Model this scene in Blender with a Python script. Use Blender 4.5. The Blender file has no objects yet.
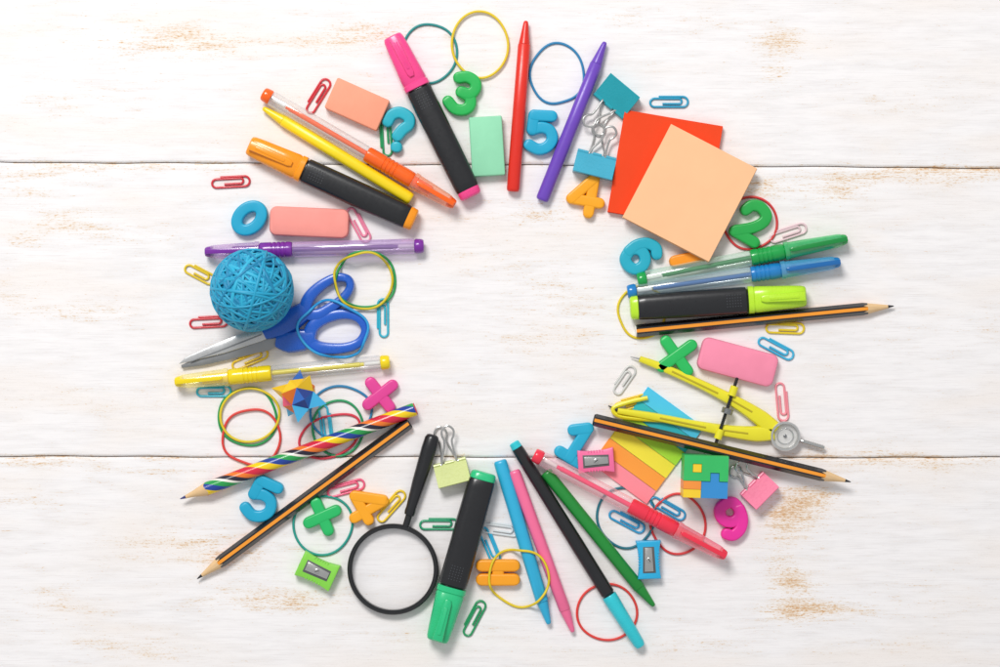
import bpy, math, random, bmesh
from mathutils import Vector, Matrix
random.seed(7)
S=0.0007; LENS=85.0; HPX=LENS/36*1000
scene=bpy.context.scene
scene.view_settings.view_transform='Standard'; scene.view_settings.look='None'; scene.view_settings.exposure=0
def W(x,y,z=0,zc=0):
    k=1-(z+zc)/HPX
    return Vector(((x-500)*k*S,(333.5-y)*k*S,z*S))
def lin(h):
    h=h.lstrip('#'); o=[]
    for i in (0,2,4):
        c=int(h[i:i+2],16)/255
        o.append(c/12.92 if c<=0.04045 else ((c+0.055)/1.055)**2.4)
    return (o[0],o[1],o[2],1)
MATS={}
def mk(name):
    m=bpy.data.materials.new(name); m.use_nodes=True
    return m,m.node_tree.nodes,m.node_tree.links
def plastic(hx,rough=0.42,metal=0.0,var=0.08,bump=0.12,scale=500,sss=0.0,spec=0.5,coat=0.0):
    key=(hx,rough,metal,var,bump,scale,sss,spec,coat)
    if key in MATS: return MATS[key]
    m,n,l=mk('plastic_'+hx); b=n['Principled BSDF']
    tc=n.new('ShaderNodeTexCoord'); no=n.new('ShaderNodeTexNoise'); no.inputs['Scale'].default_value=scale; no.inputs['Detail'].default_value=3
    l.new(tc.outputs['Object'],no.inputs['Vector'])
    n2=n.new('ShaderNodeTexNoise'); n2.inputs['Scale'].default_value=scale*0.12; n2.inputs['Detail'].default_value=2
    l.new(tc.outputs['Object'],n2.inputs['Vector'])
    c=lin(hx); mx=n.new('ShaderNodeMix'); mx.data_type='RGBA'
    mx.inputs['A'].default_value=(c[0]*(1-var),c[1]*(1-var),c[2]*(1-var),1)
    mx.inputs['B'].default_value=tuple(min(1,v*(1+var)+0.003) for v in c[:3])+(1,)
    l.new(n2.outputs['Fac'],mx.inputs['Factor']); l.new(mx.outputs['Result'],b.inputs['Base Color'])
    mr=n.new('ShaderNodeMapRange'); mr.inputs['To Min'].default_value=max(0.03,rough-0.08); mr.inputs['To Max'].default_value=rough+0.1
    l.new(no.outputs['Fac'],mr.inputs['Value']); l.new(mr.outputs['Result'],b.inputs['Roughness'])
    b.inputs['Metallic'].default_value=metal
    b.inputs['Specular IOR Level'].default_value=spec
    b.inputs['Coat Weight'].default_value=coat; b.inputs['Coat Roughness'].default_value=0.12
    if bump>0:
        bp=n.new('ShaderNodeBump'); bp.inputs['Strength'].default_value=bump; bp.inputs['Distance'].default_value=0.0003
        l.new(no.outputs['Fac'],bp.inputs['Height']); l.new(bp.outputs['Normal'],b.inputs['Normal'])
    MATS[key]=m; return m
def clear(hx='ffffff',fac=0.12,rough=0.06,edge=0.4,body='c9ced4',keep=0.55):
    key=('clear',hx,fac,rough,edge,body,keep)
    if key in MATS: return MATS[key]
    m,n,l=mk('clear_plastic_'+hx); b=n['Principled BSDF']; out=n['Material Output']
    b.inputs['Base Color'].default_value=lin(body if hx=='ffffff' else hx); b.inputs['Roughness'].default_value=rough; b.inputs['Specular IOR Level'].default_value=0.9
    tr=n.new('ShaderNodeBsdfTransparent'); c=lin(hx); tr.inputs['Color'].default_value=tuple(keep+(0.98-keep)*v if hx!='ffffff' else 0.97 for v in c[:3])+(1,)
    lw=n.new('ShaderNodeLayerWeight'); lw.inputs['Blend'].default_value=0.3
    tc=n.new('ShaderNodeTexCoord'); no=n.new('ShaderNodeTexNoise'); no.inputs['Scale'].default_value=300; no.inputs['Detail'].default_value=1
    l.new(tc.outputs['Object'],no.inputs['Vector'])
    mr=n.new('ShaderNodeMapRange'); mr.inputs['To Min'].default_value=fac*0.8; mr.inputs['To Max'].default_value=min(1,fac*1.2)
    l.new(no.outputs['Fac'],mr.inputs['Value'])
    ad=n.new('ShaderNodeMath'); ad.operation='MULTIPLY_ADD'; ad.use_clamp=True
    l.new(lw.outputs['Facing'],ad.inputs[0]); ad.inputs[1].default_value=edge; l.new(mr.outputs['Result'],ad.inputs[2])
    mix=n.new('ShaderNodeMixShader'); l.new(ad.outputs[0],mix.inputs[0]); l.new(tr.outputs[0],mix.inputs[1]); l.new(b.outputs[0],mix.inputs[2])
    gl=n.new('ShaderNodeBsdfGlossy'); gl.inputs['Roughness'].default_value=0.12; gl.inputs['Color'].default_value=(.07,.07,.07,1)
    ads=n.new('ShaderNodeAddShader'); l.new(mix.outputs[0],ads.inputs[0]); l.new(gl.outputs[0],ads.inputs[1])
    l.new(ads.outputs[0],out.inputs['Surface']); MATS[key]=m; return m
METAL=lambda: plastic('c8c8c6',0.24,0.9,0.08,0.08,700)
STEEL=lambda: plastic('97989a',0.3,0.85,0.12,0.1,500)

class MB:
    def __init__(s): s.v=[];s.f=[];s.m=[];s.mats=[]
    def mi(s,mat):
        if mat not in s.mats: s.mats.append(mat)
        return s.mats.index(mat)
    def add(s,vs,fs,mat):
        o=len(s.v); s.v+= [tuple(v) for v in vs]; i=s.mi(mat)
        for f in fs: s.f.append(tuple(o+a for a in f)); s.m.append(i)
        return s
    def mesh(s,name,angle=38):
        me=bpy.data.meshes.new(name); me.from_pydata([(x*S,y*S,z*S) for x,y,z in s.v],[],s.f)
        for m in s.mats: me.materials.append(m)
        me.polygons.foreach_set('material_index',s.m); me.polygons.foreach_set('use_smooth',[True]*len(s.f))
        bm=bmesh.new(); bm.from_mesh(me); bmesh.ops.recalc_face_normals(bm,faces=bm.faces[:]); bm.to_mesh(me); bm.free()
        me.set_sharp_from_angle(angle=math.radians(angle)); me.update(); return me
def sgn(a): return -1 if a<0 else 1
def lathe(rings,mat,n=28,zc=0,p=2.0,yc=0,mb=None,phase=0.0):
    mb=mb or MB(); vs=[];fs=[]
    for (x,ry,rz) in rings:
        for i in range(n):
            t=2*math.pi*i/n+phase; c,s_=math.cos(t),math.sin(t)
            vs.append((x,yc+sgn(c)*abs(c)**(2/p)*ry,zc+sgn(s_)*abs(s_)**(2/p)*rz))
    for k in range(len(rings)-1):
        for i in range(n):
            a=k*n+i;b=k*n+(i+1)%n; fs.append((a,b,b+n,a+n))
    fs.append(tuple(range(n-1,-1,-1))); fs.append(tuple(range((len(rings)-1)*n,len(rings)*n)))
    return mb.add(vs,fs,mat)
def prism(out,z0,z1,mat,b=0.8,mb=None,ax='z'):
    mb=mb or MB(); n=len(out)
    area=sum(out[i][0]*out[(i+1)%n][1]-out[(i+1)%n][0]*out[i][1] for i in range(n))
    if area<0: out=out[::-1]
    nr=[]
    for i in range(n):
        p0=Vector(out[i-1]);p1=Vector(out[i]);p2=Vector(out[(i+1)%n])
        e1=(p1-p0).normalized();e2=(p2-p1).normalized()
        n1=Vector((-e1.y,e1.x));n2=Vector((-e2.y,e2.x)); m=(n1+n2)
        if m.length<1e-4: m=n1
        m.normalize(); d=max(0.4,m.dot(n1)); nr.append(m/d)
    lay=[(z0,b),(z0+b*0.35,b*0.3),(z0+b,0),(z1-b,0),(z1-b*0.35,b*0.3),(z1,b)] if b>0 else [(z0,0),(z1,0)]
    vs=[];fs=[]
    for z,ins in lay:
        for i in range(n):
            x=out[i][0]+nr[i].x*ins; y=out[i][1]+nr[i].y*ins
            vs.append((x,y,z) if ax=='z' else (x,z,y))
    for k in range(len(lay)-1):
        for i in range(n):
            a=k*n+i;c=k*n+(i+1)%n; fs.append((a,c,c+n,a+n))
    fs.append(tuple(range(n-1,-1,-1))); fs.append(tuple(range((len(lay)-1)*n,len(lay)*n)))
    return mb.add(vs,fs,mat)
def rrect(lx,ly,r,cx=0,cy=0,k=5,ang=0):
    o=[]
    for (sx,sy,a0) in ((1,1,0),(-1,1,90),(-1,-1,180),(1,-1,270)):
        for i in range(k+1):
            a=math.radians(a0+90*i/k); o.append((sx*(lx/2-r)+r*math.cos(a),sy*(ly/2-r)+r*math.sin(a)))
    ca,sa=math.cos(ang),math.sin(ang)
    return [(cx+x*ca-y*sa,cy+x*sa+y*ca) for x,y in o]
CIRC=lambda n=8:[(math.cos(2*math.pi*i/n),math.sin(2*math.pi*i/n)) for i in range(n)]
def sweep(pts,mat,wid=1,hei=None,closed=False,sec=None,mb=None,ups=None,cap=True):
    mb=mb or MB(); pts=[Vector(p) for p in pts]; n=len(pts); sec=sec or CIRC(); k=len(sec)
    W_=wid if isinstance(wid,(list,tuple)) else [wid]*n
    H_=W_ if hei is None else (hei if isinstance(hei,(list,tuple)) else [hei]*n)
    vs=[];fs=[]
    for i in range(n):
        a=pts[i-1] if (closed or i>0) else pts[i]; b=pts[(i+1)%n] if (closed or i<n-1) else pts[i]
        T=(b-a); T=T.normalized() if T.length>1e-9 else Vector((1,0,0))
        U=Vector(ups[i]) if ups else Vector((0,0,1))
        sd=T.cross(U); sd=sd.normalized() if sd.length>1e-6 else Vector((0,1,0)); up=sd.cross(T)
        for (p,q) in sec: vs.append(pts[i]+sd*p*W_[i]+up*q*H_[i])
    m=n if closed else n-1
    for i in range(m):
        for j in range(k):
            a=i*k+j;b=i*k+(j+1)%k;c=((i+1)%n)*k; fs.append((a,b,c+(j+1)%k,c+j))
    if not closed and cap:
        fs.append(tuple(range(k-1,-1,-1))); fs.append(tuple(range((n-1)*k,n*k)))
    return mb.add(vs,fs,mat)
def smooth(pts,n=6,closed=False):
    P=[Vector(p) for p in pts]; N=len(P); out=[]
    for i in range(N if closed else N-1):
        if closed: p0,p1,p2,p3=P[i-1],P[i],P[(i+1)%N],P[(i+2)%N]
        else: p0=P[max(i-1,0)];p1=P[i];p2=P[i+1];p3=P[min(i+2,N-1)]
        for j in range(n):
            t=j/n; out.append(0.5*((2*p1)+(p2-p0)*t+(2*p0-5*p1+4*p2-p3)*t*t+(3*p1-p0-3*p2+p3)*t**3))
    if not closed: out.append(P[-1])
    return out
COL=scene.collection
def put(parts,name,label,cat,x,y,ang=0,z=0,zc=0,group=None,angle=38):
    loc=W(x,y,z,zc)
    if len(parts)==1:
        root=bpy.data.objects.new(name,parts[0][1].mesh(name,angle))
    else:
        root=bpy.data.objects.new(name,None); root.empty_display_size=0.01
        for p in parts:
            o=bpy.data.objects.new(p[0],p[1].mesh(p[0],angle)); COL.objects.link(o); o.parent=root
            if len(p)>2: o['label']=p[2]
    COL.objects.link(root); root.location=loc; root.rotation_euler=(0,0,ang)
    root['label']=label; root['category']=cat
    if group: root['group']=group
    return root
def line(x0,y0,x1,y1): return math.hypot(x1-x0,y1-y0), math.atan2(-(y1-y0),x1-x0)

# ---------------- table ----------------
WEAR=[(150,38,62,13,.8),(215,45,35,8,.7),(385,34,44,9,.95),(330,45,30,8,.6),(785,42,24,9,1.15),(775,72,14,7,1.0),(700,20,44,7,.5),(615,18,20,6,.6),
(758,186,20,8,1.2),(835,192,28,8,1.1),(915,178,75,6,.8),(960,172,60,5,.7),(40,172,50,5,.8),(30,190,24,6,.8),(65,222,32,9,.9),(20,240,18,5,.8),(95,312,44,7,.8),(20,300,34,12,.5),
(190,170,70,5,.5),(135,235,44,7,.5),(555,300,46,28,.65),(500,215,50,8,.45),(470,260,34,9,.4),(560,215,35,7,.5),(640,398,28,7,.6),(560,405,34,8,.45),(450,400,30,10,.35),(840,250,30,6,.35),(530,345,60,10,.4),
(910,465,65,5,.9),(850,452,60,4,.7),(795,515,24,16,1.15),(820,498,28,9,.8),(795,582,20,10,1.25),(825,610,38,6,1.05),(790,612,22,7,.9),(780,545,14,32,.5),(930,600,55,12,.4),
(220,555,55,13,.85),(240,600,40,9,.75),(305,600,42,9,.8),(160,540,44,9,.5),(55,602,36,15,.65),(20,500,44,10,.5),(100,640,50,7,.6),(130,470,75,5,.6),(30,462,40,4,.7),(150,655,40,6,.7),
(520,640,44,8,.4),(700,640,54,9,.6),(890,645,44,7,.4),(380,640,44,7,.45),(90,100,60,12,.4),(900,100,60,14,.35),(560,520,60,12,.3),(950,330,50,14,.4),(90,400,60,12,.4)]
def wear(x,y):
    s=0
    for a,b,c,d,e in WEAR:
        u=((x-a)/c)**2+((y-b)/(d*1.15))**2
        if u<9: s+=e*math.exp(-u/2)
    return s
def seam(k,x):
    if k==0: return 162+6*x/1000
    if k==1: return 456.6+1.0*x/1000
    return {-1:-132,-2:-426,2:751,3:1045}[k]
def table():
    vs=[];fs=[];wa=[]
    X=[-700+8*i for i in range(0,301)]
    ks=[-2,-1,0,1,2,3]
    for a,b in zip(ks[:-1],ks[1:]):
        o=len(vs); rows=[0,0.003,0.009]+[i/44 for i in range(1,44)]+[0.991,0.997,1.0]
        for r in rows:
            for x in X:
                wob0=0.4*math.sin(x*0.021+a*3)+0.3*math.sin(x*0.067+a); wob1=0.4*math.sin(x*0.021+b*3)+0.3*math.sin(x*0.067+b)
                y0=seam(a,x)+0.4+wob0; y1=seam(b,x)-0.4+wob1
                y=y0+(y1-y0)*r; e=min(r,1-r); z=-2.0 if e==0 else (-0.25 if e<0.0035 else 0)
                vs.append(((x-500)*S,(333.5-y)*S,z*S)); wa.append(wear(x,y)+(0.6 if e<0.0035 else (0.25 if e<0.0095 else 0)))
        n=len(X)
        for i in range(len(rows)-1):
            for j in range(n-1):
                p=o+i*n+j; fs.append((p,p+n,p+n+1,p+1))
    me=bpy.data.meshes.new('table_top'); me.from_pydata(vs,[],fs)
    at=me.attributes.new('wear','FLOAT','POINT'); at.data.foreach_set('value',wa)
    me.polygons.foreach_set('use_smooth',[True]*len(fs))
    o=bpy.data.objects.new('table_top',me); COL.objects.link(o); o['kind']='structure'; o['label']='white painted worn wooden plank table top'
    m,n,l=mk('painted_wood'); b=n['Principled BSDF']; b.inputs['Roughness'].default_value=0.6; b.inputs['Specular IOR Level'].default_value=0.2
    tc=n.new('ShaderNodeTexCoord')
    def noise(sx,sy,sc,det,rough=0.6,dist=0.0,off=0):
        mp=n.new('ShaderNodeMapping'); mp.inputs['Scale'].default_value=(sx,sy,1); mp.inputs['Location'].default_value=(off,off*.7,0)
        l.new(tc.outputs['Object'],mp.inputs['Vector']); t=n.new('ShaderNodeTexNoise'); t.inputs['Scale'].default_value=sc; t.inputs['Detail'].default_value=det; t.inputs['Roughness'].default_value=rough; t.inputs['Distortion'].default_value=dist
        l.new(mp.outputs[0],t.inputs['Vector']); return t.outputs['Fac']
    def mr(v,a,b_,c,d,sm=True):
        t=n.new('ShaderNodeMapRange'); t.interpolation_type='SMOOTHSTEP' if sm else 'LINEAR'
        for k,w in zip(('From Min','From Max','To Min','To Max'),(a,b_,c,d)): t.inputs[k].default_value=w
        l.new(v,t.inputs['Value']); return t.outputs['Result']
    def ma(op,a,b_):
        t=n.new('ShaderNodeMath'); t.operation=op
        for i,v in enumerate((a,b_)):
            if isinstance(v,(int,float)): t.inputs[i].default_value=v
            else: l.new(v,t.inputs[i])
        return t.outputs[0]
    def mixc(f,a,b_):
        t=n.new('ShaderNodeMix'); t.data_type='RGBA'; l.new(f,t.inputs['Factor'])
        for k,v in (('A',a),('B',b_)):
            if isinstance(v,tuple): t.inputs[k].default_value=v
            else: l.new(v,t.inputs[k])
        return t.outputs['Result']
    at=n.new('ShaderNodeAttribute'); at.attribute_name='wear'; w=at.outputs['Fac']
    g1=noise(1,7,24,6,0.65,0.25); g2=noise(1,22,60,5,0.75,0.0,3.3); g3=noise(1,3,9,3,0.5,0.5,7.1); fine=noise(1,2.8,330,4,0.8,0,1.3)
    g5=noise(1,55,30,3,0.6,0.0,9.3)
    base=mixc(mr(g1,.36,.7,0,1),lin('f7f4f4'),lin('edeaea'))
    base=mixc(mr(g2,.54,.74,0,0.5),base,lin('ddd7d8'))
    base=mixc(mr(g5,.54,.70,0,0.5),base,lin('dcd6d6'))
    base=mixc(mr(g3,.42,.75,0,0.6),base,lin('f4ebe4'))
    # worn paint: clustered crisp flecks along the grain
    soft=ma('ADD',ma('MULTIPLY',g1,.5),ma('MULTIPLY',g2,.5))
    v=ma('ADD',ma('ADD',soft,ma('MULTIPLY',ma('SUBTRACT',fine,0.5),1.0)),ma('MULTIPLY',w,0.155))
    halo=mr(ma('ADD',soft,ma('MULTIPLY',w,.15)),.56,.74,0,.45); core=mr(v,.675,.72,0,1); deep=mr(v,.76,.84,0,.75)
    base=mixc(halo,base,lin('f0e0cc')); base=mixc(ma('MULTIPLY',core,0.62),base,lin('dfba8a')); base=mixc(deep,base,lin('cc955a'))
    g4=noise(1,30,20,4,0.6,0.6,5.7)
    cr=mr(ma('ABSOLUTE',ma('SUBTRACT',g4,0.5),0),0,.006,.35,0)
    cr=ma('MULTIPLY',cr,mr(g3,.48,.6,0,1)); base=mixc(cr,base,lin('b5aba4'))
    l.new(base,b.inputs['Base Color'])
    bp=n.new('ShaderNodeBump'); bp.inputs['Strength'].default_value=0.17; bp.inputs['Distance'].default_value=0.0004
    hgt=ma('SUBTRACT',ma('ADD',ma('MULTIPLY',g2,0.6),ma('MULTIPLY',g5,.4)),ma('MULTIPLY',core,0.3)); l.new(hgt,bp.inputs['Height']); l.new(bp.outputs[0],b.inputs['Normal'])
    me.materials.append(m)
    mb=MB(); prism(rrect(2400,1480,2,0,0),-9,-3,plastic('6b5446',0.8),b=0,mb=mb)
    o2=bpy.data.objects.new('table_underside_board',mb.mesh('table_underside_board')); COL.objects.link(o2); o2['kind']='structure'
table()

# ---------------- builders ----------------
LATE=[]
def band(x,y,rx,ry,hx,label,seed=0,z=0.0,drape=False,r=1.25,ang=0,w=0.03):
    rnd=random.Random(seed*13+int(x)); a=[rnd.uniform(-w,w) for _ in range(4)]; ph=[rnd.uniform(0,6.28) for _ in range(4)]
    N=96; pts=[]
    for i in range(N):
        t=2*math.pi*i/N; k=1+sum(a[j]*math.cos((j+2)*t+ph[j])*(0.9**j) for j in range(4))
        px=rx*k*math.cos(t); py=ry*k*math.sin(t); c,s=math.cos(ang),math.sin(ang)
        pts.append((px*c-py*s,py*c+px*s))
    LATE.append(('band',x,y,pts,hx,label,z,drape,r))
def drapez(x,y,pts,r,closed):
    dg=bpy.context.evaluated_depsgraph_get(); zs=[]
    for (px,py) in pts:
        best=0
        for dx,dy in ((0,0),(r,0),(-r,0),(0,r),(0,-r)):
            ok,loc,*_=scene.ray_cast(dg,Vector(((x-500+px+dx)*S,(333.5-y+py+dy)*S,0.12)),Vector((0,0,-1)))
            if ok: best=max(best,loc.z/S)
        zs.append(best)
    n=len(zs)
    def at(L,i): return L[i%n] if closed else L[min(max(i,0),n-1)]
    mx=[max(at(zs,i+k) for k in (-1,0,1)) for i in range(n)]
    for _ in range(3): mx=[max(m0,(at(mx,i-1)+at(mx,i)+at(mx,i+1))/3) for i,m0 in enumerate(mx)]
    sm=mx
    for _ in range(5): sm=[max((at(sm,i-1)+at(sm,i)*2+at(sm,i+1))/4, zs[i]) for i in range(n)]
    return [v+r for v in sm]
def clip(x,y,ang,hx,label,L=40,Wd=12.5,drape=False,z=0,flip=False):
    r=1.15; h=L/2-r; w=Wd/2-r; pts=[]
    def arc(cx,cy,rr,a0,a1,k=9):
        return [(cx+rr*math.cos(math.radians(a0+(a1-a0)*i/k)),cy+rr*math.sin(math.radians(a0+(a1-a0)*i/k))) for i in range(k+1)]
    def seg(a,b,k=7): return [(a[0]+(b[0]-a[0])*i/k,a[1]+(b[1]-a[1])*i/k) for i in range(k)]
    c1=(h-w,0); r2=w-0.9; c2=(-h+r2,-w+r2); r3=r2-1.5; yt=-w+2*r2; c3=(h-w-4,yt-r3)
    pts+=seg((-h*0.55,w),(c1[0],w)); A=arc(c1[0],0,w,90,-90); pts+=A; pts+=seg(A[-1],(c2[0],-w))[1:]
    B=arc(c2[0],c2[1],r2,-90,-270); pts+=B; pts+=seg(B[-1],(c3[0],yt))[1:]
    C=arc(c3[0],c3[1],r3,90,-90); pts+=C; pts+=seg(C[-1],(-h*0.35,c3[1]-r3))[1:]; pts.append((-h*0.35,c3[1]-r3))
    if flip: pts=[(p,-q) for p,q in pts]
    a=math.radians(ang); c,s=math.cos(a),math.sin(a)
    LATE.append(('clip',x,y,[(p*c-q*s,p*s+q*c) for p,q in pts],hx,label,z,drape,r))

DIG={
'0':([[(10*math.cos(t*math.pi/8),14*math.sin(t*math.pi/8)) for t in range(16)]],True),
'1':([[(-8,7),(2,15)],[(2,15),(2,-15)],[(-8,-15),(12,-15)]],False),
'2':([[(-10,7),(-7,13),(0,15.5),(8,12),(9,5),(3,-4),(-9,-14)],[(-9,-14.5),(11,-14.5)]],False),
'3':([[(-9,12),(-2,15.5),(6,14),(9,8),(6,2),(-2,0.5)],[(-2,0.5),(7,-1),(10,-8),(6,-14),(-2,-16),(-10,-12)]],False),
'4':([[(4,15),(-12,-5)],[(-12,-5),(13,-5)],[(5,15),(5,-15)]],False),
'5':([[(9,15),(-7,15)],[(-7,15),(-8,2)],[(-8,2),(0,4.5),(8,2),(10.5,-6),(6,-13),(-2,-15.5),(-10,-12)]],False),
'6':([[(8,13),(2,15.5),(-6,11),(-10,2),(-9.5,-7)],[(-9.5,-6),(-6,-13.5),(1,-15.5),(8,-12),(9.5,-5),(6,1),(-1,3),(-7,0),(-9.5,-6)]],False),
'?':([[(-10,7),(-7,13),(0,16),(8,12.5),(9,6),(4,1),(0,-5)],[(0.1,-15),(-0.1,-15)]],False),
'=':([[(-16,7),(16,7)],[(-16,-7),(16,-7)],[(0,-7),(0,7)]],False),
'-':([[(-15,0),(15,0)]],False),
'+':([[(-14,0),(14,0)],[(0,-14),(0,14)]],False)}
DIG['9']=([[(-x,-y) for x,y in st] for st in DIG['6'][0]],False)
DSEC=[(-1,0),(-1,.55),(-.97,.78),(-.9,.92),(-.78,.985),(-.6,1),(.6,1),(.78,.985),(.9,.92),(.97,.78),(1,.55),(1,0)]
def digit(ch,x,y,ang,hx,label,name='number_magnet',cat='number magnet',sw=5.9,sc=1.0,h=9,z=0,group='scattered plastic number and symbol magnets'):
    st,cl=DIG[ch]; mb=MB(); mat=plastic(hx,0.34,bump=0.1,spec=0.45)
    for i,s in enumerate(st):
        P=[(a*sc,b*sc,0) for a,b in s]; P=smooth(P,6,cl) if len(P)>2 else [Vector(P[0]),(Vector(P[0])+Vector(P[1]))/2,Vector(P[1])]
        hh=h-0.25*i
        if cl: sweep(P,mat,sw,hh,True,DSEC,mb); continue
        t0=(P[0]-P[1]).normalized(); t1=(P[-1]-P[-2]).normalized()
        ws=[];hs=[];Q=[]
        for u,hz in ((0.98,.72),(.9,.88),(.72,.97),(.4,1)):
            Q.append(P[0]+t0*sw*u); ws.append(sw*math.sqrt(1-u*u)); hs.append(hh*hz)
        for p in P: Q.append(p); ws.append(sw); hs.append(hh)
        for u,hz in ((.4,1),(.72,.97),(.9,.88),(0.98,.72)):
            Q.append(P[-1]+t1*sw*u); ws.append(sw*math.sqrt(1-u*u)); hs.append(hh*hz)
        sweep(Q,mat,ws,hs,False,DSEC,mb)
    return put([(name,mb)],name,label,cat,x,y,math.radians(ang),z,h,group,angle=50)

BLK=lambda: plastic('16171b',0.3,bump=0.06,spec=0.5,coat=0.25)
def highlighter(x0,y0,x1,y1,hx,label,capl=60,w=13):
    L,a=line(x0,y0,x1,y1); m=plastic(hx,0.27,bump=0.04,coat=.2); dk=BLK(); zc=w*0.82; q=w/13; P=3.0
    cap=lathe([(0,8*q,4.5*q),(1,9.3*q,6*q),(4,10.2*q,7.2*q),(14,11*q,8.6*q),(capl*0.6,12*q,10*q),(capl-8,12.8*q,10.6*q),(capl-7.2,12.3*q,10.2*q),(capl-6,12.3*q,10.2*q),(capl-5.2,13.2*q,10.9*q),(capl-0.6,13.2*q,10.9*q),(capl,12.6*q,10.4*q)],m,32,zc,P)
    pc=prism([(2,-4.6*q),(capl-16,-3.6*q),(capl-12,-2.2*q),(capl-12,2.2*q),(capl-16,3.6*q),(2,4.6*q)],zc+7.6*q,zc+13.2*q,m,b=1.0)
    prism(rrect(capl-28,3.4*q,1.2,(capl-28)/2+8,0),zc+13*q,zc+13.8*q,m,b=.35,mb=pc)
    body=lathe([(capl+0.1,10.5*q,8.8*q),(capl+1.2,10.8*q,9*q),(capl+2,12.6*q,10.4*q),(capl+5,12.9*q,10.6*q),(L*0.7,12.9*q,10.6*q),(L-16,12.2*q,10*q),(L-9,11.8*q,9.6*q),(L-8,11.2*q,9.2*q)],dk,32,zc,P)
    gr=plastic('3a3c42',0.5)
    for i in range(6):
        for j in range(5):
            cx=capl+8+i*2.7; cy=(j-2)*2.8
            prism(rrect(1.1,1.1,0.4,cx,cy,k=2),zc+9.9*q,zc+10.8*q,gr,b=0.2,mb=body)
    plug=lathe([(L-8,10.9*q,9*q),(L-7.4,11.6*q,9.5*q),(L-2,11.2*q,9.2*q),(L-0.6,10.4*q,8.4*q),(L,8.8*q,7*q)],m,32,zc,P)
    return put([('cap',cap),('pocket_clip',pc),('barrel',body),('end_plug',plug)],'highlighter',label,'highlighter pen',x0,y0,a,0,12,'chunky highlighters with black barrels')
highlighter(392,36,471,196,'f5468e','pink highlighter with black barrel beside green eraser',58)
highlighter(249,145,414,220,'ff9a12','orange highlighter with black barrel below yellow crayon',60)
highlighter(437,641,484,473,'25c280','green highlighter with black barrel beside magnifying glass',56,14.5)
highlighter(806,296,631,308,'bcea2c','lime green highlighter with black barrel beside striped pencil',58,13.5)

def gelpen(x0,y0,x1,y1,hx,label,z=0,tint=None,dark=None,barrel=0.08,capf=0.27,gripf=0.46,capfac=0.16,captint=None,keep=0.75,clipc=None):
    L,a=line(x0,y0,x1,y1); m=plastic(hx,0.22,bump=0.04,coat=.2); k8=1.12; r=8.2; zc=r+0.6
    mc=plastic(clipc,0.22,bump=0.04,coat=.2) if clipc else m
    c=clear(captint or 'ffffff',capfac,edge=.6)
    C=L*capf; G=L*gripf
    dk=plastic(dark or hx,0.3)
    K=lambda rs:[(x,a_*k8,b_*k8) for x,a_,b_ in rs]
    tip=lathe(K([(0,2.6,2.6),(0.5,3.8,3.8),(2.5,4.6,4.6),(7,5.2,5.2),(8,5.2,5.2)]),m,20,zc)
    cap=lathe(K([(6,5.5,5.5),(10,6.0,6.0),(C*.6,7.0,7.0),(C-5,7.5,7.5),(C-4.4,8.1,8.1),(C-0.5,8.1,8.1),(C,7.5,7.5)]),c,28,zc)
    pc=prism([(1,-2.4),(C-8,-2.2),(C-5,-1.2),(C-5,1.2),(C-8,2.2),(1,2.4)],zc+9.2,zc+11.2,mc,b=0.5); prism(rrect(8,4.6,1.5,5,0),zc+3,zc+9.4,mc,b=0.4,mb=pc)
    nib=lathe([(12,0.8,0.8),(17,0.9,0.9),(18,1.6,1.6),(27,3.2,3.2)],METAL(),16,zc)
    rg=[(27,3.4,3.4),(28,4.4,4.4)]; xx=30
    while xx<C-5: rg+=[(xx,4.7,4.7),(xx+1.8,4.5,4.5)]; xx+=3.6
    rg+=[(C-.5,5.0,5.0),(C+.4,6.5,6.5),(C+1.2,7.0,7.0),(C+6,7.2,7.2)]; xx=C+(G-C)*.35
    for _ in range(4): rg+=[(xx,7.2,7.2),(xx+.6,6.7,6.7),(xx+1.4,6.7,6.7),(xx+2.0,7.2,7.2)]; xx+=4.4
    rg+=[(G-3,7.2,7.2),(G-.8,6.9,6.9),(G,6.1,6.1)]
    grip=lathe(K(rg),m,24,zc)
    bar=lathe(K([(G+.2,6.3,6.3),(G+1.5,6.9,6.9),(L*.952,6.9,6.9),(L*.957,6.5,6.5)]),clear(tint or 'ffffff',barrel,edge=.62,keep=keep),28,zc)
    ref=lathe([(G,2.5,2.5),(L*.86,2.5,2.5),(L*.862,2,2),(L*.88,2,2)],dk,16,zc)
    wt=lathe([(L*.885,2.3,2.3),(L*.955,2.3,2.3)],plastic('e0deda',.4),12,zc)
    ep=lathe(K([(L*.958,5.8,5.8),(L*.965,6.6,6.6),(L-2.5,6.3,6.3),(L-0.8,5.8,5.8),(L,5,5)]),m,20,zc)
    return put([('cap_tip',tip),('cap',cap),('pocket_clip',pc),('nib',nib),('grip',grip),('barrel',bar),('ink_refill',ref),('refill_stopper',wt),('end_plug',ep)],'gel_pen',label,'gel pen',x0,y0,a,z,8,'clear plastic gel pens')
gelpen(455,205,264,94,'ff6410','orange gel pen with clear barrel beside yellow crayon',z=3,capf=.22,gripf=.46,captint='ffb890',capfac=.2)
gelpen(205,252,423,246,'7a2a9c','purple gel pen below pink eraser',tint='d4b8e4',barrel=0.22,captint='d4b4e0',capf=.25,gripf=.4,keep=.55,dark='6a2090')
gelpen(175,382,389,362,'f2d60c','yellow gel pen with clear barrel below scissors',capf=.25,gripf=.45,dark='e0d020',captint='fff6b0')
gelpen(847,239,638,280,'12a048','green gel pen beside blue gel pen',tint='d8f4e4',captint='28b464',capfac=.75,capf=.30,gripf=.46,dark='0c7a3a',clipc='0e8a3c')
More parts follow.
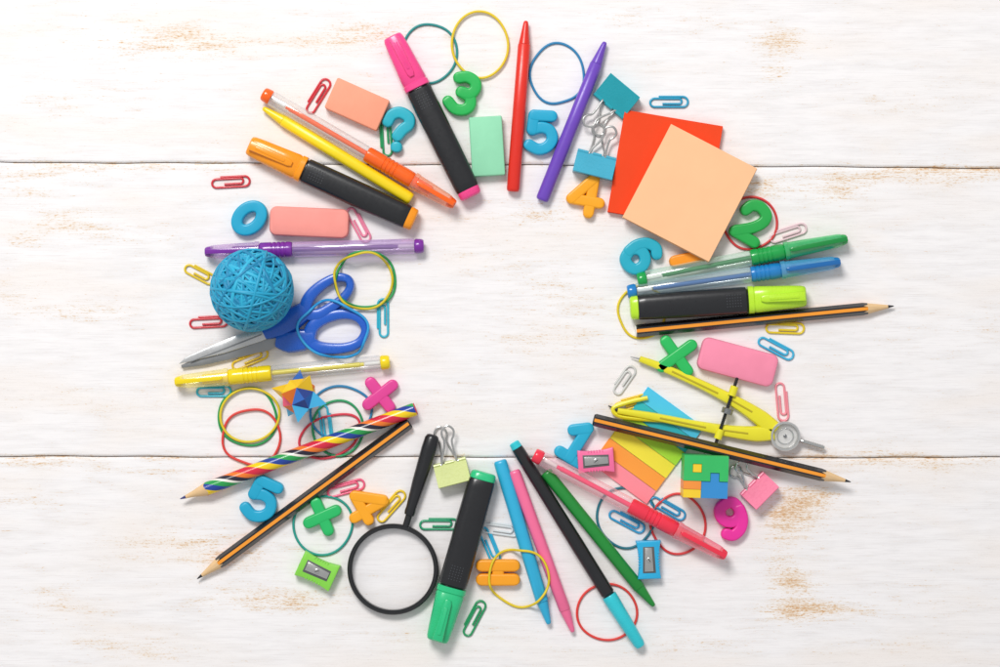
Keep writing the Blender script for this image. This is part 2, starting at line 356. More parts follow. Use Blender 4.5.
gelpen(840,262,628,292,'1a7ec4','blue gel pen beside green gel pen',tint='d8eef8',captint='58aee0',capfac=.55,capf=.28,gripf=.42,dark='145ea0',clipc='1468ae')
gelpen(726,556,535,455,'f0304a','red gel pen with clear barrel across rubber bands',z=5,tint='ffd0da',dark='ff3a70',captint='ff9aa8',capfac=.3,capf=.26,gripf=.5)

def crayon(x0,y0,x1,y1,hx,label,r=6.4,z=0):
    L,a=line(x0,y0,x1,y1); m=plastic(hx,0.3,bump=0.07); q=r/6.4
    tip=lathe([(0,1.4*q,1.4*q),(0.8,2.2*q,2.2*q),(3,2.7*q,2.7*q),(22,5.5*q,5.4*q),(23,5.7*q,5.6*q)],m,24,r)
    body=lathe([(23.2,5.6*q,5.5*q),(24,6.2*q,6.1*q),(L*.5,6.5*q,6.3*q),(L-3,6.5*q,6.3*q),(L-1,6.1*q,5.9*q),(L,5*q,4.9*q)],m,24,r,p=2.35,phase=math.pi/12)
    return put([('barrel',body),('tip',tip)],'plastic_crayon',label,'crayon',x0,y0,a,z,r,'coloured plastic crayons')
crayon(526,21,513,191,'e22c1c','red plastic crayon between rubber bands')
crayon(605,42,542,200,'6e46ba','purple plastic crayon beside binder clips')
crayon(263,108,411,199,'fadb18','yellow plastic crayon between gel pen and highlighter',r=6.2)
crayon(549,624,500,461,'2fb0da','blue plastic crayon beside pink crayon',r=6.6)
crayon(573,632,514,471,'f5709c','pink plastic crayon beside blue crayon',r=6)
crayon(654,606,546,472,'1a8a34','dark green plastic crayon beside black marker',r=6.2)
L,a=line(641,647,514,443); dk=BLK(); cy=plastic('2fc6d2',0.27,bump=0.05); zc=7.8
put([('cap',lathe([(0,3,3),(.8,4.5,4.5),(4,5.6,5.6),(30,6.8,6.8),(54,7.6,7.6),(60,7.6,7.6),(60.6,7.2,7.2)],cy,28,zc)),
 ('barrel',lathe([(60.8,6,6),(62,6.1,6.1),(63,7,7),(L*.5,7.1,7.1),(L-12,6,6),(L-7,5.7,5.7)],dk,28,zc)),
 ('end_plug',lathe([(L-7,5.2,5.2),(L-6.5,5.6,5.6),(L-1,5.2,5.2),(L,4,4)],cy,24,zc))],'felt_tip_marker','black felt tip marker with turquoise cap beside green crayon','marker pen',641,647,a,0,8)

def pencil(x0,y0,x1,y1,label,kind='stripe',z=0,r=5.9,endcol='f2efe8'):
    L,a=line(x0,y0,x1,y1); zc=r*0.9; R=r*1.06
    wood=plastic('e2bd8c',0.6,bump=0.3,scale=900); lead=plastic('2a2a2c' if kind=='stripe' else '3a3c78',0.35)
    mb=MB(); sec=[]
    if kind=='stripe':
        bl=plastic('17161a',0.24,bump=0.03,spec=0.6,coat=.2); orr=plastic('f49a2a',0.3,bump=0.04)
        for k in range(6):
            A=Vector((math.cos(math.radians(60*k)),math.sin(math.radians(60*k)))); B=Vector((math.cos(math.radians(60*k+60)),math.sin(math.radians(60*k+60))))
            for j,t in enumerate((0,.24,.76)):
                q=A.lerp(B,t); sec.append((q.x,q.y,(3 if j==0 else -1.5),k%2==1 and j==1))
    else:
        if 'rainbow' not in MATS:
            m,n,l=mk('rainbow_paint'); b=n['Principled BSDF']; b.inputs['Roughness'].default_value=0.22
            tc=n.new('ShaderNodeTexCoord'); sp=n.new('ShaderNodeSeparateXYZ'); l.new(tc.outputs['Object'],sp.inputs[0])
            def ma(op,A,B):
                t=n.new('ShaderNodeMath'); t.operation=op
                for i,v in enumerate((A,B)):
                    if isinstance(v,(int,float)): t.inputs[i].default_value=v
                    else: l.new(v,t.inputs[i])
                return t.outputs[0]
            zz=ma('SUBTRACT',sp.outputs['Z'],r*S*0.9); an=ma('DIVIDE',ma('ARCTAN2',sp.outputs['Y'],zz),2*math.pi)
            f=ma('FRACT',ma('ADD',ma('DIVIDE',sp.outputs['X'],72*S),an),0)
            cr=n.new('ShaderNodeValToRGB'); cr.color_ramp.interpolation='CONSTANT'; cols=[(0,'d82a44'),(.2,'f8d21a'),(.38,'24449c'),(.54,'2ca050'),(.68,'f2ece2'),(.75,'2a2438'),(.87,'ee7a2a')]
            while len(cr.color_ramp.elements)<7: cr.color_ramp.elements.new(0.5)
            for i,e in enumerate(cr.color_ramp.elements): e.position=cols[i][0]; e.color=lin(cols[i][1])
            l.new(f,cr.inputs[0]); l.new(cr.outputs[0],b.inputs['Base Color']); MATS['rainbow']=m
        bl=orr=MATS['rainbow']
        for k in range(24):
            t=2*math.pi*k/24; sec.append((math.cos(t)*.95,math.sin(t)*.95,1.2*math.cos(3*t),False))
    n_=len(sec); xs=[28,42,L*.5,L-2,L-1]; vs=[]
    for k,x in enumerate(xs):
        for (cx,cz,xo,_) in sec:
            s_=0.9 if k==len(xs)-1 else 1
            vs.append((x+(xo if k==0 else 0),R*cx*s_,zc+R*cz*s_))
    mb.v+=vs; ib=mb.mi(bl); io=mb.mi(orr)
    for k in range(len(xs)-1):
        for i in range(n_):
            mb.f.append((k*n_+i,k*n_+(i+1)%n_,(k+1)*n_+(i+1)%n_,(k+1)*n_+i)); mb.m.append(io if sec[i][3] else ib)
    wd=MB(); wv=[];wf=[]
    for k,(x,rr) in enumerate([(6,1.7),(14,3.1)]):
        for i in range(n_):
            d=math.hypot(sec[i][0],sec[i][1]); wv.append((x,rr*sec[i][0]/d,zc+rr*sec[i][1]/d))
    for i in range(n_):
        v=vs[i]; wv.append((v[0],v[1]*0.985,zc+(v[2]-zc)*0.985))
    for k in range(2):
        for i in range(n_): wf.append((k*n_+i,k*n_+(i+1)%n_,(k+1)*n_+(i+1)%n_,(k+1)*n_+i))
    wd.add(wv,wf,wood)
    ld=lathe([(0,0.3,0.3),(0.8,0.6,0.6),(6.1,1.72,1.72)],lead,12,zc)
    en=lathe([(L-1,R*.88,R*.8),(L-0.2,R*.86,R*.78),(L,R*.6,R*.55)],plastic(endcol,0.5),12,zc)
    return put([('painted_shaft',mb),('sharpened_wood',wd),('lead',ld),('end_dip',en)],'pencil',label,'pencil',x0,y0,a,z,r,'sharpened pencils',angle=28)
pencil(197,579,409,423,'black and orange striped pencil beside rainbow pencil',endcol='18181a')
pencil(851,482,595,420,'black and orange striped pencil lying over drawing compass',z=10,endcol='18181a')
pencil(894,306,636,331,'black and orange striped pencil beside lime highlighter')
pencil(180,499,415,409,'rainbow spiral striped pencil lying over rubber bands','rainbow',z=3,r=6.7,endcol='c8324a')

def eraser(x,y,lx,ly,ang,hx,label,r=3,h=13,bev=1.4):
    return put([('e',prism(rrect(lx,ly,r),0,h,plastic(hx,0.62,bump=0.25,scale=700,spec=0.3),b=bev))],'eraser',label,'eraser',x,y,math.radians(ang),0,h,'pastel rubber erasers')
eraser(357,104,57,33,-24,'fba384','salmon rectangular eraser beside red paper clip',2)
eraser(487,146,33,59,3.5,'92d8b0','mint green rectangular eraser beside pink highlighter',1.5,12)
eraser(309,222,79,29,-2.5,'f99a90','salmon pink rounded eraser above purple pen',7,12,3)
eraser(738,362,78,33,-15,'f990ac','pink rounded eraser beside drawing compass',7,12,3)

def pad(x,y,lx,ly,ang,hx,label,z,h,nl):
    mb=MB(); m=plastic(hx,0.75,var=0.04,bump=0.05,spec=0.2); m2=plastic(hx,0.8,var=0.3,bump=0.05,spec=0.2)
    rnd=random.Random(int(x)); t=h/nl
    for i in range(nl):
        last=i==nl-1
        prism(rrect(lx,ly,0.3,rnd.uniform(-.35,.35),rnd.uniform(-.35,.35),k=1,ang=rnd.uniform(-.003,.003)),i*t,(i+1)*t-(0.12*t if not last else 0),m if (i%2 or last) else m2,b=0,mb=mb)
    return put([('p',mb)],'sticky_note_pad',label,'sticky notes',x,y,math.radians(ang),z,h,'square sticky note pads')
pad(665.5,169,99,103,-9.5,'ee481f','red orange square sticky note pad under peach pad',0,8,8)
pad(690,193,96,104,-27.5,'ffc496','peach square sticky note pad lying on red pad',8.4,10,10)
for i,(hx,nm) in enumerate([('48c6ea','light blue'),('22b4c0','turquoise'),('a8dc30','lime green'),('f4e43a','yellow'),('ffa038','orange'),('ff8f9c','pink')]):
    cx=671-i*9.6; cy_=413+i*12.8
    mb=MB()
    for k in range(4): prism(rrect(68,15.6,0.3,k*0.3,0,k=1),k*0.7,k*0.7+0.6,plastic(hx,0.6,var=0.04,bump=0.03),b=0,mb=mb)
    put([('p',mb)],'page_marker_strip',nm+' sticky page marker strip under pencil','page marker',cx,cy_,math.radians(-36),0.1,2,'row of coloured sticky page markers')

BL='1aa6cc'
digit('?',398,130,-6,'24b0c4','turquoise plastic question mark beside green paper clip',sc=1.12)
digit('3',463,93,-22,'22b454','green plastic number three beside pink highlighter',sc=1.08)
digit('5',541,132,-3,BL,'blue plastic number five below rubber band',sc=1.1)
digit('4',586,195,-10,'ffa91c','orange plastic number four below binder clip',sw=5.6,sc=1.12)
digit('0',249,218,-48,BL,'blue plastic number zero beside pink eraser',sc=1.0)
digit('2',752,222,-30,'22a84a','green plastic number two inside red rubber band',sc=1.12)
digit('6',641,255,-55,'22acc4','turquoise plastic number six beside sticky notes',sc=1.05)
digit('-',690,258,12,'ff9a20','orange plastic minus sign under green gel pen',name='symbol_magnet',cat='symbol magnet')
digit('5',261,500,-24,BL,'blue plastic number five below rainbow pencil',sc=1.15)
digit('4',366,505,-60,'ffa91c','orange plastic number four beside yellow paper clip',sc=1.1,sw=5.6)
digit('1',577,442,-32,'22acd0','blue plastic number one beside pink sharpener',sc=1.15)
digit('9',732,519,14,'ee30a0','magenta plastic number nine beside puzzle cube',sc=1.05)
digit('+',380,395,38,'e24296','magenta plastic times sign beside yellow gel pen',name='symbol_magnet',cat='symbol magnet',sc=1.1)
digit('+',677,356,36,'24bc5c','green plastic times sign beside pink eraser',name='symbol_magnet',cat='symbol magnet',sc=1.3)
digit('+',322,517,24,'24bc66','green plastic plus sign inside rubber band',name='symbol_magnet',cat='symbol magnet',sc=1.05)
digit('=',498,573,0,'ffa41e','orange plastic equals sign under yellow rubber band',name='symbol_magnet',cat='symbol magnet',sw=6.2)

def binder(x,y,dx,dy,hx,label,Wd=37,D=24,yaw=(0.16,-0.14),hl=1.0):
    a=math.atan2(-dy,dx); m=plastic(hx,0.27,bump=0.05); hgt=17; t=1.3
    sec=[(0,0.4),(D,0.4),(D,0.4+t),(t,0.4+t),(t,hgt-t),(D,4.3),(D,4.3+t),(t*0.5,hgt),(0,hgt-.6)]
    mb=prism(sec,-Wd/2,Wd/2,m,b=0.0,ax='y')
    for zz in (1.2,5.2):
        for s0,s1 in ((-Wd/2,-9),(-4.5,4.5),(9,Wd/2)):
            sweep([(D,s0,zz),(D,s1,zz)],m,1.7,mb=mb,ups=[(0,0,1)]*2)
    parts=[('spring_body',mb)]
    for k,zz in enumerate((1.3,5.4)):
        yw=yaw[k]; base=[(D,-10.5,0),(D,-8,0),(D+4,-7.0,0),(D+14*hl,-4.6,0),(D+22*hl,-3.6,0),(D+27*hl,-5.6,0),(D+33*hl,-5.4,0),(D+37*hl,0,0),(D+33*hl,5.4,0),(D+27*hl,5.6,0),(D+22*hl,3.6,0),(D+14*hl,4.6,0),(D+4,7.0,0),(D,8,0),(D,10.5,0)]
        P=[]
        for p in smooth(base,5):
            u=p.x-D; P.append((D+u*math.cos(yw)-p.y*math.sin(yw)*0.9*(u>3),u*math.sin(yw)+p.y,zz+ (0.03 if k==0 else 0.16)*u))
        parts.append(('wire_handle',sweep(P,METAL(),1.15)))
    return put(parts,'binder_clip',label,'binder clip',x,y,a,0,8,'metal binder clips')
binder(625,86,-30,36,'1fa2b0','teal metal binder clip beside purple crayon',38,25,(0.30,-0.2),0.85)
binder(592,176,9,-36,'44aac6','blue metal binder clip beside sticky notes',40,22,(0.2,-0.28),0.85)
binder(455,484,-12,-46,'c4ce80','olive green metal binder clip beside green highlighter',33,22,(0.05,-0.2),1.0)
binder(767,498,-30,-30,'f2769a','pink metal binder clip beside puzzle cube',32,20,(0.15,-0.2),0.7)

def sharpener(x,y,ang,hx,label,lx=36,ly=25):
    m=plastic(hx,0.3,bump=0.06); h=12; o=[]
    for i in range(13):
        u=i/12; o.append((-lx/2+lx*u, ly/2-2.2*math.sin(math.pi*u)-0.8*(1-u)))
    o+= [(x_,-y_) for x_,y_ in o[::-1]]
    body=prism(o,0,h,m,b=1.2)
    for s in (-1,1):
        for i in range(6): prism(rrect(1,2.6,.4,-7+i*2.8,s*(ly/2-2.8),k=2),h-0.3,h+0.5,m,b=.2,mb=body)
    hole=lathe([(-lx/2-0.15,4.2,4.2),(-lx/2+0.4,4,4)],plastic('1a1a1a',0.8),20,5.6)
    seat=prism([(-13,-6.5),(13,-5.5),(13,5.5),(-13,6.5)],h-1.0,h+0.35,plastic('5a5c5c',0.5),b=0.2)
    bl=prism([(-11.5,-4.2),(12.2,-3.2),(12.2,3.6),(-11.5,4.8)],h+0.4,h+1.5,METAL(),b=0.25)
    sc=MB()
    c=[(2.6*math.cos(t*math.pi/8),2.6*math.sin(t*math.pi/8)) for t in range(16)]
    prism(c,h+1.4,h+2.5,METAL(),b=0.4,mb=sc); prism(rrect(4.2,0.8,.2,0,0,k=1,ang=.6),h+2.3,h+2.56,plastic('2a2a2a',.5),b=0,mb=sc)
    return put([('body',body),('pencil_hole',hole),('blade_seat',seat),('blade',bl),('screw',sc)],'pencil_sharpener',label,'pencil sharpener',x,y,math.radians(ang),0,12,'small plastic pencil sharpeners')
sharpener(317,571,-25,'88d84c','lime green pencil sharpener beside magnifying glass',38,28)
sharpener(596,461,4,'f670a2','pink pencil sharpener beside blue number one',36,25)
sharpener(649,560,92,'28b0e0','blue pencil sharpener beside red gel pen',38,25)

dk=BLK()
ring=MB(); N=96
sec=[(-1,-.8),(-.6,-1),(.6,-1),(1,-.8),(1,.8),(.6,1),(-.6,1),(-1,.8)]
sweep([(43*math.cos(2*math.pi*i/N),43*math.sin(2*math.pi*i/N),5) for i in range(N)],dk,2.3,5,True,sec,ring)
lens=MB(); rr=[(0.01,7.2),(10,7.1),(20,6.8),(30,6.2),(40.9,5.2)]; vs=[];fs=[]
for r_,z_ in rr:
    for i in range(48): vs.append((r_*math.cos(2*math.pi*i/48),r_*math.sin(2*math.pi*i/48),z_))
for k in range(4):
    for i in range(48): fs.append((k*48+i,k*48+(i+1)%48,(k+1)*48+(i+1)%48,(k+1)*48+i))
lens.add(vs,fs,clear('ffffff',0.05,0.03,edge=.1,body='e8ecf0'))
hd=lathe([(44.5,3.4,3.4),(56,3.4,3.4),(56.5,5,5),(60,5.6,5.6),(64,5.2,5.2),(90,6.8,6.2),(125,7.6,6.6),(136,7.2,6.4),(139,5.8,5.2),(140,4,4)],dk,28,6.8)
_,a=line(393,568,433,434)
put([('lens_frame',ring),('lens',lens),('handle',hd)],'magnifying_glass','round magnifying glass with black frame and handle','magnifying glass',393,569,a,0,5)

mb=MB(); bm_=plastic('1a9fc6',0.5,bump=0.15); bm2=plastic('1186b2',0.5,bump=0.15); bm3=plastic('2cb2d6',0.5,bump=.15)
rnd=random.Random(5)
vs=[];fs=[]
for i in range(17):
    for j in range(32):
        t=math.pi*i/16; p=2*math.pi*j/32; vs.append((37*math.sin(t)*math.cos(p),37*math.sin(t)*math.sin(p),40+37*math.cos(t)))
for i in range(16):
    for j in range(32): fs.append((i*32+j,i*32+(j+1)%32,(i+1)*32+(j+1)%32,(i+1)*32+j))
mb.add(vs,fs,bm2)
for k in range(92):
    nrm=Vector((rnd.gauss(0,1),rnd.gauss(0,1),rnd.gauss(0,.8))).normalized(); off=rnd.uniform(-8,8); R=37.2+k*0.036
    u=nrm.orthogonal().normalized(); v=nrm.cross(u); rho=math.sqrt(R*R-off*off); P=[];U=[]; w1=rnd.uniform(-.03,.03);f1=rnd.uniform(0,6)
    for i in range(72):
        t=2*math.pi*i/72; q=(u*math.cos(t)+v*math.sin(t))*rho+nrm*(off+R*w1*math.sin(2*t+f1)); q=q.normalized()*R
        P.append(q+Vector((0,0,40))); U.append(q.normalized())
    sweep(P,rnd.choice((bm_,bm_,bm2,bm3)),rnd.uniform(1.2,1.9),1.2,True,CIRC(6),mb,U)
put([('b',mb)],'rubber_band_ball','ball wound from blue rubber bands beside scissors','rubber band ball',252,290,0,0,40,angle=60)

PX,PY=274,331
def L2(p): return [(x-PX,-(y-PY)) for x,y in p]
blue=plastic('1a5cc4',0.27,bump=0.05,coat=.2); stl=plastic('cccdce',0.28,0.7,0.08,0.06,500)
b1=prism(L2([(179,364),(186,357),(225,340),(262,325),(284,320),(288,329),(262,341),(225,353)]),5.2,6.8,stl,b=0.35)
prism(L2([(190,361.5),(226,347.5),(262,333.5),(262,335),(226,349.2),(190,362.4)]),6.75,7.0,plastic('8a8c8e',.35,.7),b=0,mb=b1)
b2=prism(L2([(182,368),(181,365),(225,348),(262,334),(285,327),(292,338),(270,350),(240,357),(205,365)]),3.2,4.6,plastic('9a9c9e',0.33,0.75,0.12,0.1,500),b=0.3)
HS=[(-1,.1),(-.97,.6),(-.82,.9),(-.55,1),(.55,1),(.82,.9),(.97,.6),(1,.1),(.7,0),(-.7,0)]
def handle(shank,loop,wl,h0):
    m=MB(); P=smooth([(x-PX,-(y-PY),1.2) for x,y,_ in shank],6); ws=[];n=len(shank)
    for i in range(len(P)):
        u=i/6; k=min(int(u),n-2); ws.append(shank[k][2]+(shank[k+1][2]-shank[k][2])*(u-k))
    sweep(P,blue,ws,h0,False,HS,m); Q=smooth([(x-PX,-(y-PY),1.0) for x,y in loop],6,True)
    wq=[wl*(1+0.22*math.cos(2*math.pi*(i/len(Q)-.0))) for i in range(len(Q))]
    sweep(Q,blue,wq,h0+.15,True,HS,m); return m
h1=handle([(264,334,6),(278,327,11),(292,319,12),(306,310,9)],[(306,312),(308,299),(319,287),(335,278),(347,279),(350,287),(343,298),(330,308),(317,315)],5.4,9.2)
h2=handle([(276,341,6),(288,342,11),(302,340,11),(314,337,8)],[(309,337),(313,326),(325,318),(343,314),(358,318),(365,330),(359,342),(344,348),(323,348),(312,344)],5.7,8.6)
sc=prism([(4.2*math.cos(t*math.pi/8),4.2*math.sin(t*math.pi/8)) for t in range(16)],7,9.4,METAL(),b=0.6)
put([('blade',b1),('blade',b2),('handle',h1),('handle',h2),('pivot_screw',sc)],'scissors','scissors with blue plastic handles and steel blades','scissors',PX,PY,0,0,6)

PX,PY=785,436
yl=plastic('eae02a',0.3,bump=0.06)
def arm(pts,mb=None,zz=3,h=6):
    n=len(pts); P=smooth([(x-PX,-(y-PY),zz) for x,y,_ in pts],6); ws=[]
    for i in range(len(P)):
        u=i/6;k=min(int(u),n-2); ws.append(pts[k][2]+(pts[k+1][2]-pts[k][2])*(u-k))
    return sweep(P,yl,ws,h,False,HS,mb)
a1=arm([(776,430,7.5),(762,419,8.2),(744,407,6.8),(726,397,5.6),(700,384,4.6),(664,368,4.2),(640,359,3)])
a2=arm([(774,433,7.5),(756,434,8),(734,432,6.4),(716,429,5.4),(690,424,4.4),(650,416,4),(618,411,3)])
gd=plastic('b8a818',.4)
for pp in ([(752,412),(730,399.5)],[(748,433.5),(722,430)],[(718,393.5),(672,371.5)],[(706,427.5),(660,418)]):
    sweep([(x-PX,-(y-PY),8.8) for x,y in pp],gd,1.2,.5,mb=a1 if pp[0][1]<420 else a2)
sweep([(v.x-PX,-(v.y-PY),5) for v in smooth([(648,398,0),(630,402,0),(614,408,0),(619,416,0),(640,419,0),(668,421,0)],5)],yl,2.2,2.5,mb=a2)
nd=sweep([(640-PX,-(359-PY),6),(631-PX,-(357-PY),3)],METAL(),[1.3,.4])
ld=sweep([(618-PX,-(410-PY),6),(609-PX,-(406-PY),3)],plastic('333333',.4),[1.8,.6])
hg=MB()
sweep([(13.6*math.cos(2*math.pi*i/48),13.6*math.sin(2*math.pi*i/48),7) for i in range(48)],plastic('e0e0de',.15,.9,bump=.03),1.4,4,True,sec,hg)
sweep([(8*math.cos(2*math.pi*i/40),8*math.sin(2*math.pi*i/40),6.4) for i in range(40)],plastic('e0e0de',.15,.9,bump=.03),.6,1,True,sec,hg)
prism([(12.2*math.cos(t*math.pi/16),12.2*math.sin(t*math.pi/16)) for t in range(32)],2.5,6,clear('ffffff',.45,.1,.3,'f2f2f0'),b=.6,mb=hg)
prism([(1.8*math.cos(t*math.pi/8),1.8*math.sin(t*math.pi/8)) for t in range(16)],6,8,STEEL(),b=.4,mb=hg)
hn=lathe([(14,1.8,1.8),(17,1.8,1.8),(18,2.5,2.5)]+[(18+i*1.2,2.5 if i%2 else 2.1,2.5 if i%2 else 2.1) for i in range(1,19)]+[(41,1.5,1.5)],METAL(),16,6)
ca,sa=math.cos(math.atan2(-12,40)),math.sin(math.atan2(-12,40)); hn.v=[(x*ca-y*sa,x*sa+y*ca,z) for x,y,z in hn.v]
an=math.atan2(-(442-378),716-737); ca,sa=math.cos(an),math.sin(an)
rod=lathe([(-34+i*0.9,1.9 if i%2 else 1.45,1.9 if i%2 else 1.45) for i in range(77)],plastic('3c3c40',.3,.7),10,10); rod.v=[(x*ca-y*sa+(726.5-PX),x*sa+y*ca-(410-PY),z) for x,y,z in rod.v]
wh=lathe([(-3,5,5)]+[(-2.6+i*0.75,6 if i%2 else 5.6,6 if i%2 else 5.6) for i in range(8)]+[(3,5,5)],STEEL(),20,10)
wh.v=[(x*ca-y*sa+(727-PX),x*sa+y*ca-(411-PY),z) for x,y,z in wh.v]
cr=MB()
for (x_,y_) in ((733,391),(719,434)):
    q=lathe([(-5,4,3.6),(5,4,3.6)],yl,18,8); q.v=[(x*ca-y*sa+(x_-PX),x*sa+y*ca-(y_-PY),z+1.5) for x,y,z in q.v]; cr.add(q.v,q.f,yl)
put([('arm',a1),('arm',a2),('needle',nd),('pencil_lead',ld),('hinge',hg),('knurled_handle',hn),('adjusting_rod',rod),('adjusting_wheel',wh),('rod_bracket',cr)],'drawing_compass','yellow drawing compass with steel hinge under pencil','drawing compass',PX,PY,0,0,6)

# pointed star puzzle: stellated faces in coloured wood
mb=MB(); cols={'b':plastic('2a66bc',.4),'d':plastic('24408c',.4),'y':plastic('fccb22',.4),'o':plastic('f27a24',.4),'c':plastic('42b0e0',.4),'r':plastic('ee5a7a',.4)}
V=[Vector(v) for v in [(1,1,0),(1,-1,0),(-1,1,0),(-1,-1,0),(1,0,1),(1,0,-1),(-1,0,1),(-1,0,-1),(0,1,1),(0,1,-1),(0,-1,1),(0,-1,-1)]]
R=Matrix.Rotation(.5,3,'Z')@Matrix.Rotation(.32,3,'X')@Matrix.Rotation(.25,3,'Y')
faces=[]; sq=['yo','or','yy','cc','bd','bb']; k6=0
for axd in [(1,0,0),(-1,0,0),(0,1,0),(0,-1,0),(0,0,1),(0,0,-1)]:
    A=Vector(axd); faces.append((A,[v for v in V if v.dot(A)>.9],1.5,sq[k6])); k6+=1
tc_=['yy','bb','cc','oo','oy','yy','cb','cc']; k6=0
for sx in (1,-1):
    for sy in (1,-1):
        for sz in (1,-1):
            A=Vector((sx,sy,sz)); faces.append((A.normalized(),[v for v in V if v.dot(A)>1.9],2.35,tc_[k6])); k6+=1
for A,vv,ap,cc in faces:
    u=A.orthogonal().normalized(); w=A.cross(u); vv=sorted(vv,key=lambda v:math.atan2(v.dot(w),v.dot(u)))
    for i in range(len(vv)):
        tri=[vv[i],vv[(i+1)%len(vv)],A*ap]; tri=[(R@t)*12.6+Vector((0,0,26)) for t in tri]
        mb.add(tri,[(0,1,2)],cols[cc[i%2]])
put([('p',mb)],'puzzle_ball','faceted star shaped wooden puzzle in blue yellow orange','puzzle ball',299,396,0,0,26,angle=1)
pat=["ggggg","gyggg","gggbg","oobbb","yybbb"]; pc={'g':MB(),'o':MB(),'y':MB(),'b':MB()}
pm={'g':plastic('2fbc62',.45),'o':plastic('f5943a',.45),'y':plastic('fad02a',.45),'b':plastic('2f8ed2',.45)}
for r_ in range(5):
    for c_ in range(5):
        k=pat[r_][c_]; cx=(c_-2)*8.8; cy_=(2-r_)*8.4
        x0,x1,y0,y1=cx-4.4,cx+4.4,cy_-4.2,cy_+4.2; g_=0.15
        def nb(rr,c2): return 0<=rr<5 and 0<=c2<5 and pat[rr][c2]==k
        if not nb(r_,c_-1): x0+=g_
        if not nb(r_,c_+1): x1-=g_
        if not nb(r_-1,c_): y1-=g_
        if not nb(r_+1,c_): y0+=g_
        prism([(x0,y0),(x1,y0),(x1,y1),(x0,y1)],0.2,38-0.4*('goyb'.index(k)),pm[k],b=0,mb=pc[k])
put([('puzzle_piece',pc['g'],'green puzzle piece'),('puzzle_piece',pc['o'],'orange puzzle piece'),('puzzle_piece',pc['y'],'yellow puzzle piece'),('puzzle_piece',pc['b'],'blue puzzle piece')],'puzzle_cube','wooden puzzle cube of green blue and yellow pieces','puzzle cube',706,477,math.radians(-2),0,38)

G='scattered coloured paper clips'
clip(318,96,58,'d02a38','red paper clip beside salmon eraser')
clip(386,137,93,'1f9a5c','green paper clip beside turquoise question mark')
clip(231,182,3,'d02a38','red paper clip above blue number zero')
clip(359,225,-62,'f08aa8','pink paper clip beside pink eraser')
clip(669,102,0,'1f9ec4','blue paper clip beside binder clip')
clip(200,274,-28,'e8c820','yellow paper clip beside rubber band ball',L=34)
clip(209,322,3,'d02a38','red paper clip beside rubber band ball')
clip(383,318,90,'2fb4cc','light blue paper clip beside rubber bands')
clip(250,359,22,'ecc820','yellow paper clip below scissor blades')
clip(214,391,0,'2fb4cc','light blue paper clip below yellow gel pen',L=36)
clip(326,424,-83,'38b8d4','light blue paper clip inside blue rubber band')
clip(346,488,15,'ee5f86','pink paper clip beside striped pencil')
clip(391,506,48,'f0cc20','yellow paper clip beside orange number four')
clip(439,524,0,'22a070','green paper clip beside magnifying glass handle')
clip(500,529,-8,'dfe4e6','white paper clip above blue paper clip')
clip(490,545,-68,'2fb4dc','light blue paper clip beside blue crayon')
clip(474,618,62,'1f9a60','green paper clip beside green highlighter')
clip(627,521,-28,'2a9ed0','blue paper clip inside dark rubber band')
clip(668,508,-30,'2a9ed0','blue paper clip inside red rubber band')
clip(624,380,55,'d4d4d0','white paper clip beside drawing compass',L=34)
clip(631,403,15,'ecc820','yellow paper clip beside drawing compass',L=36)
clip(782,402,-85,'f0909c','pink paper clip beside drawing compass')
clip(776,348,-28,'38b4dc','light blue paper clip beside pink eraser')
clip(785,328,-2,'e8cc20','yellow paper clip beside striped pencil')
clip(788,233,18,'e6c8ce','pale pink paper clip beside green number two')
band(430,53,27,29,'1b8c8a','teal rubber band beside pink highlighter',1)
band(480,45,28,33,'e6c820','yellow rubber band overlapping teal rubber band',2,z=2.3)
band(557,74,27,30,'2482b4','blue rubber band beside purple crayon',3)
band(366,280,30,28,'1f9a50','green rubber band beside scissor handle',4,drape=True)
band(364,281,29,28,'d8c020','yellow rubber band on green rubber band',5,drape=True)
band(334,330,35,27,'2c9cd8','blue rubber band lying on scissor handle',6,drape=True,w=.05,ang=-.25,r=1.4)
band(341,413,31,27,'2482b4','blue rubber band beside pink times sign',7)
band(338,428,25,28,'1f9a60','green rubber band under rainbow pencil',8,w=.05)
band(330,436,32,20,'d8334a','red rubber band under rainbow pencil',18,w=.05,ang=.3)
band(248,417,29,29,'1f9a50','green rubber band beside puzzle ball',9)
band(250,415,29,27,'e0c824','yellow rubber band on green rubber band',10,z=2.3)
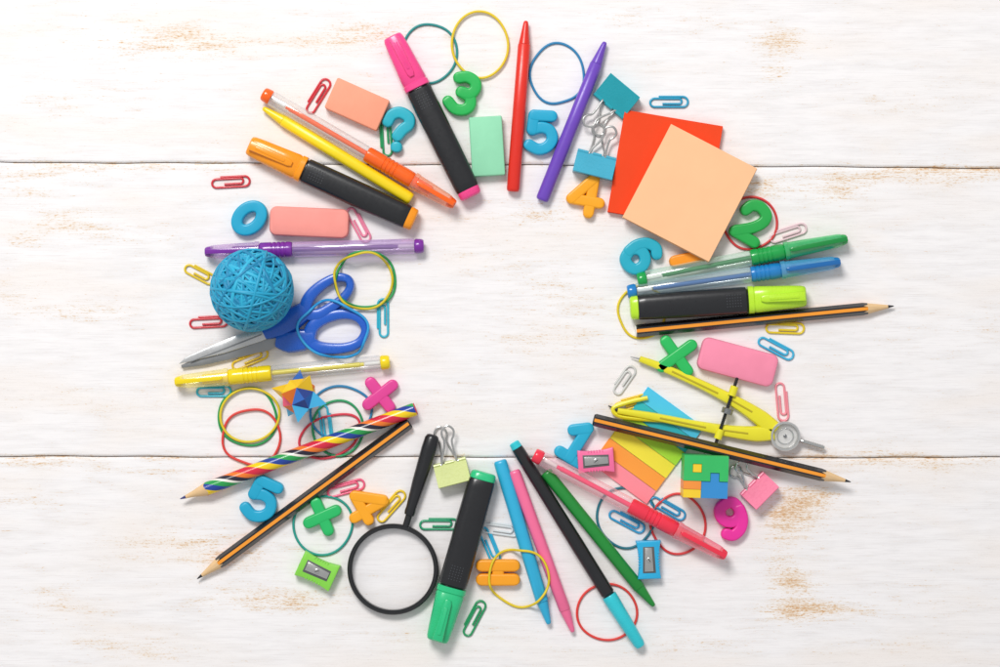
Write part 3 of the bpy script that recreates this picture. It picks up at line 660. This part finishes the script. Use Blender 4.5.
band(252,437,29,28,'e04038','red rubber band under rainbow pencil',11,z=1)
band(323,525,30,29,'1a9a8c','teal rubber band around green plus sign',12)
band(519,577,30,29,'e8cc24','yellow rubber band over equals sign and crayon',13,drape=True)
band(607,612,30,28,'e23c34','red rubber band under turquoise marker cap',14)
band(626,517,29,30,'1a7486','dark teal rubber band under red gel pen',15)
band(678,524,27,30,'d83a3c','red rubber band beside puzzle cube',16)
band(642,312,24,26,'e4c824','yellow rubber band under lime highlighter',17)
band(750,223,27,26,'d83a3c','red rubber band around green number two',19)
bpy.context.view_layer.update()
for it in LATE:
    kind,x,y,pts,hx,label,z,dr,r=it
    if dr: zs=drapez(x,y,pts,r,kind=='band')
    else: zs=[z+r]*len(pts)
    mat=plastic(hx,0.5,bump=0.1) if kind=='band' else plastic(hx,0.28,bump=0.03,coat=.3)
    P=[(p[0],p[1],zz) for p,zz in zip(pts,zs)]
    if kind=='band':
        put([('b',sweep(P,mat,r,r*1.0,True))],'rubber_band',label,'rubber band',x,y,0,0,0,'loose coloured rubber bands',angle=80)
        if dr: bpy.context.view_layer.update()
    else:
        put([('c',sweep(P,mat,r))],'paper_clip',label,'paper clip',x,y,0,0,0,G,angle=80)

cam=bpy.data.cameras.new('camera'); cam.lens=LENS; cam.sensor_width=36; cam.clip_end=20; cam.clip_start=0.05
co=bpy.data.objects.new('camera',cam); COL.objects.link(co); co.location=(0,0,HPX*S); scene.camera=co
w=bpy.data.worlds.new('World'); scene.world=w; w.use_nodes=True
bg=w.node_tree.nodes['Background']; bg.inputs[0].default_value=(0.97,0.98,1,1); bg.inputs[1].default_value=0.50
def area(loc,size,power,col):
    d=bpy.data.lights.new('softbox','AREA'); d.shape='RECTANGLE'; d.size=size[0]; d.size_y=size[1]; d.energy=power; d.color=col
    o=bpy.data.objects.new('softbox',d); COL.objects.link(o); o.location=loc
    o.rotation_euler=(Vector((0,0,0))-Vector(loc)).to_track_quat('-Z','Y').to_euler()
area((-0.6,1.4,2.0),(0.9,0.6),47,(1,0.985,0.965))
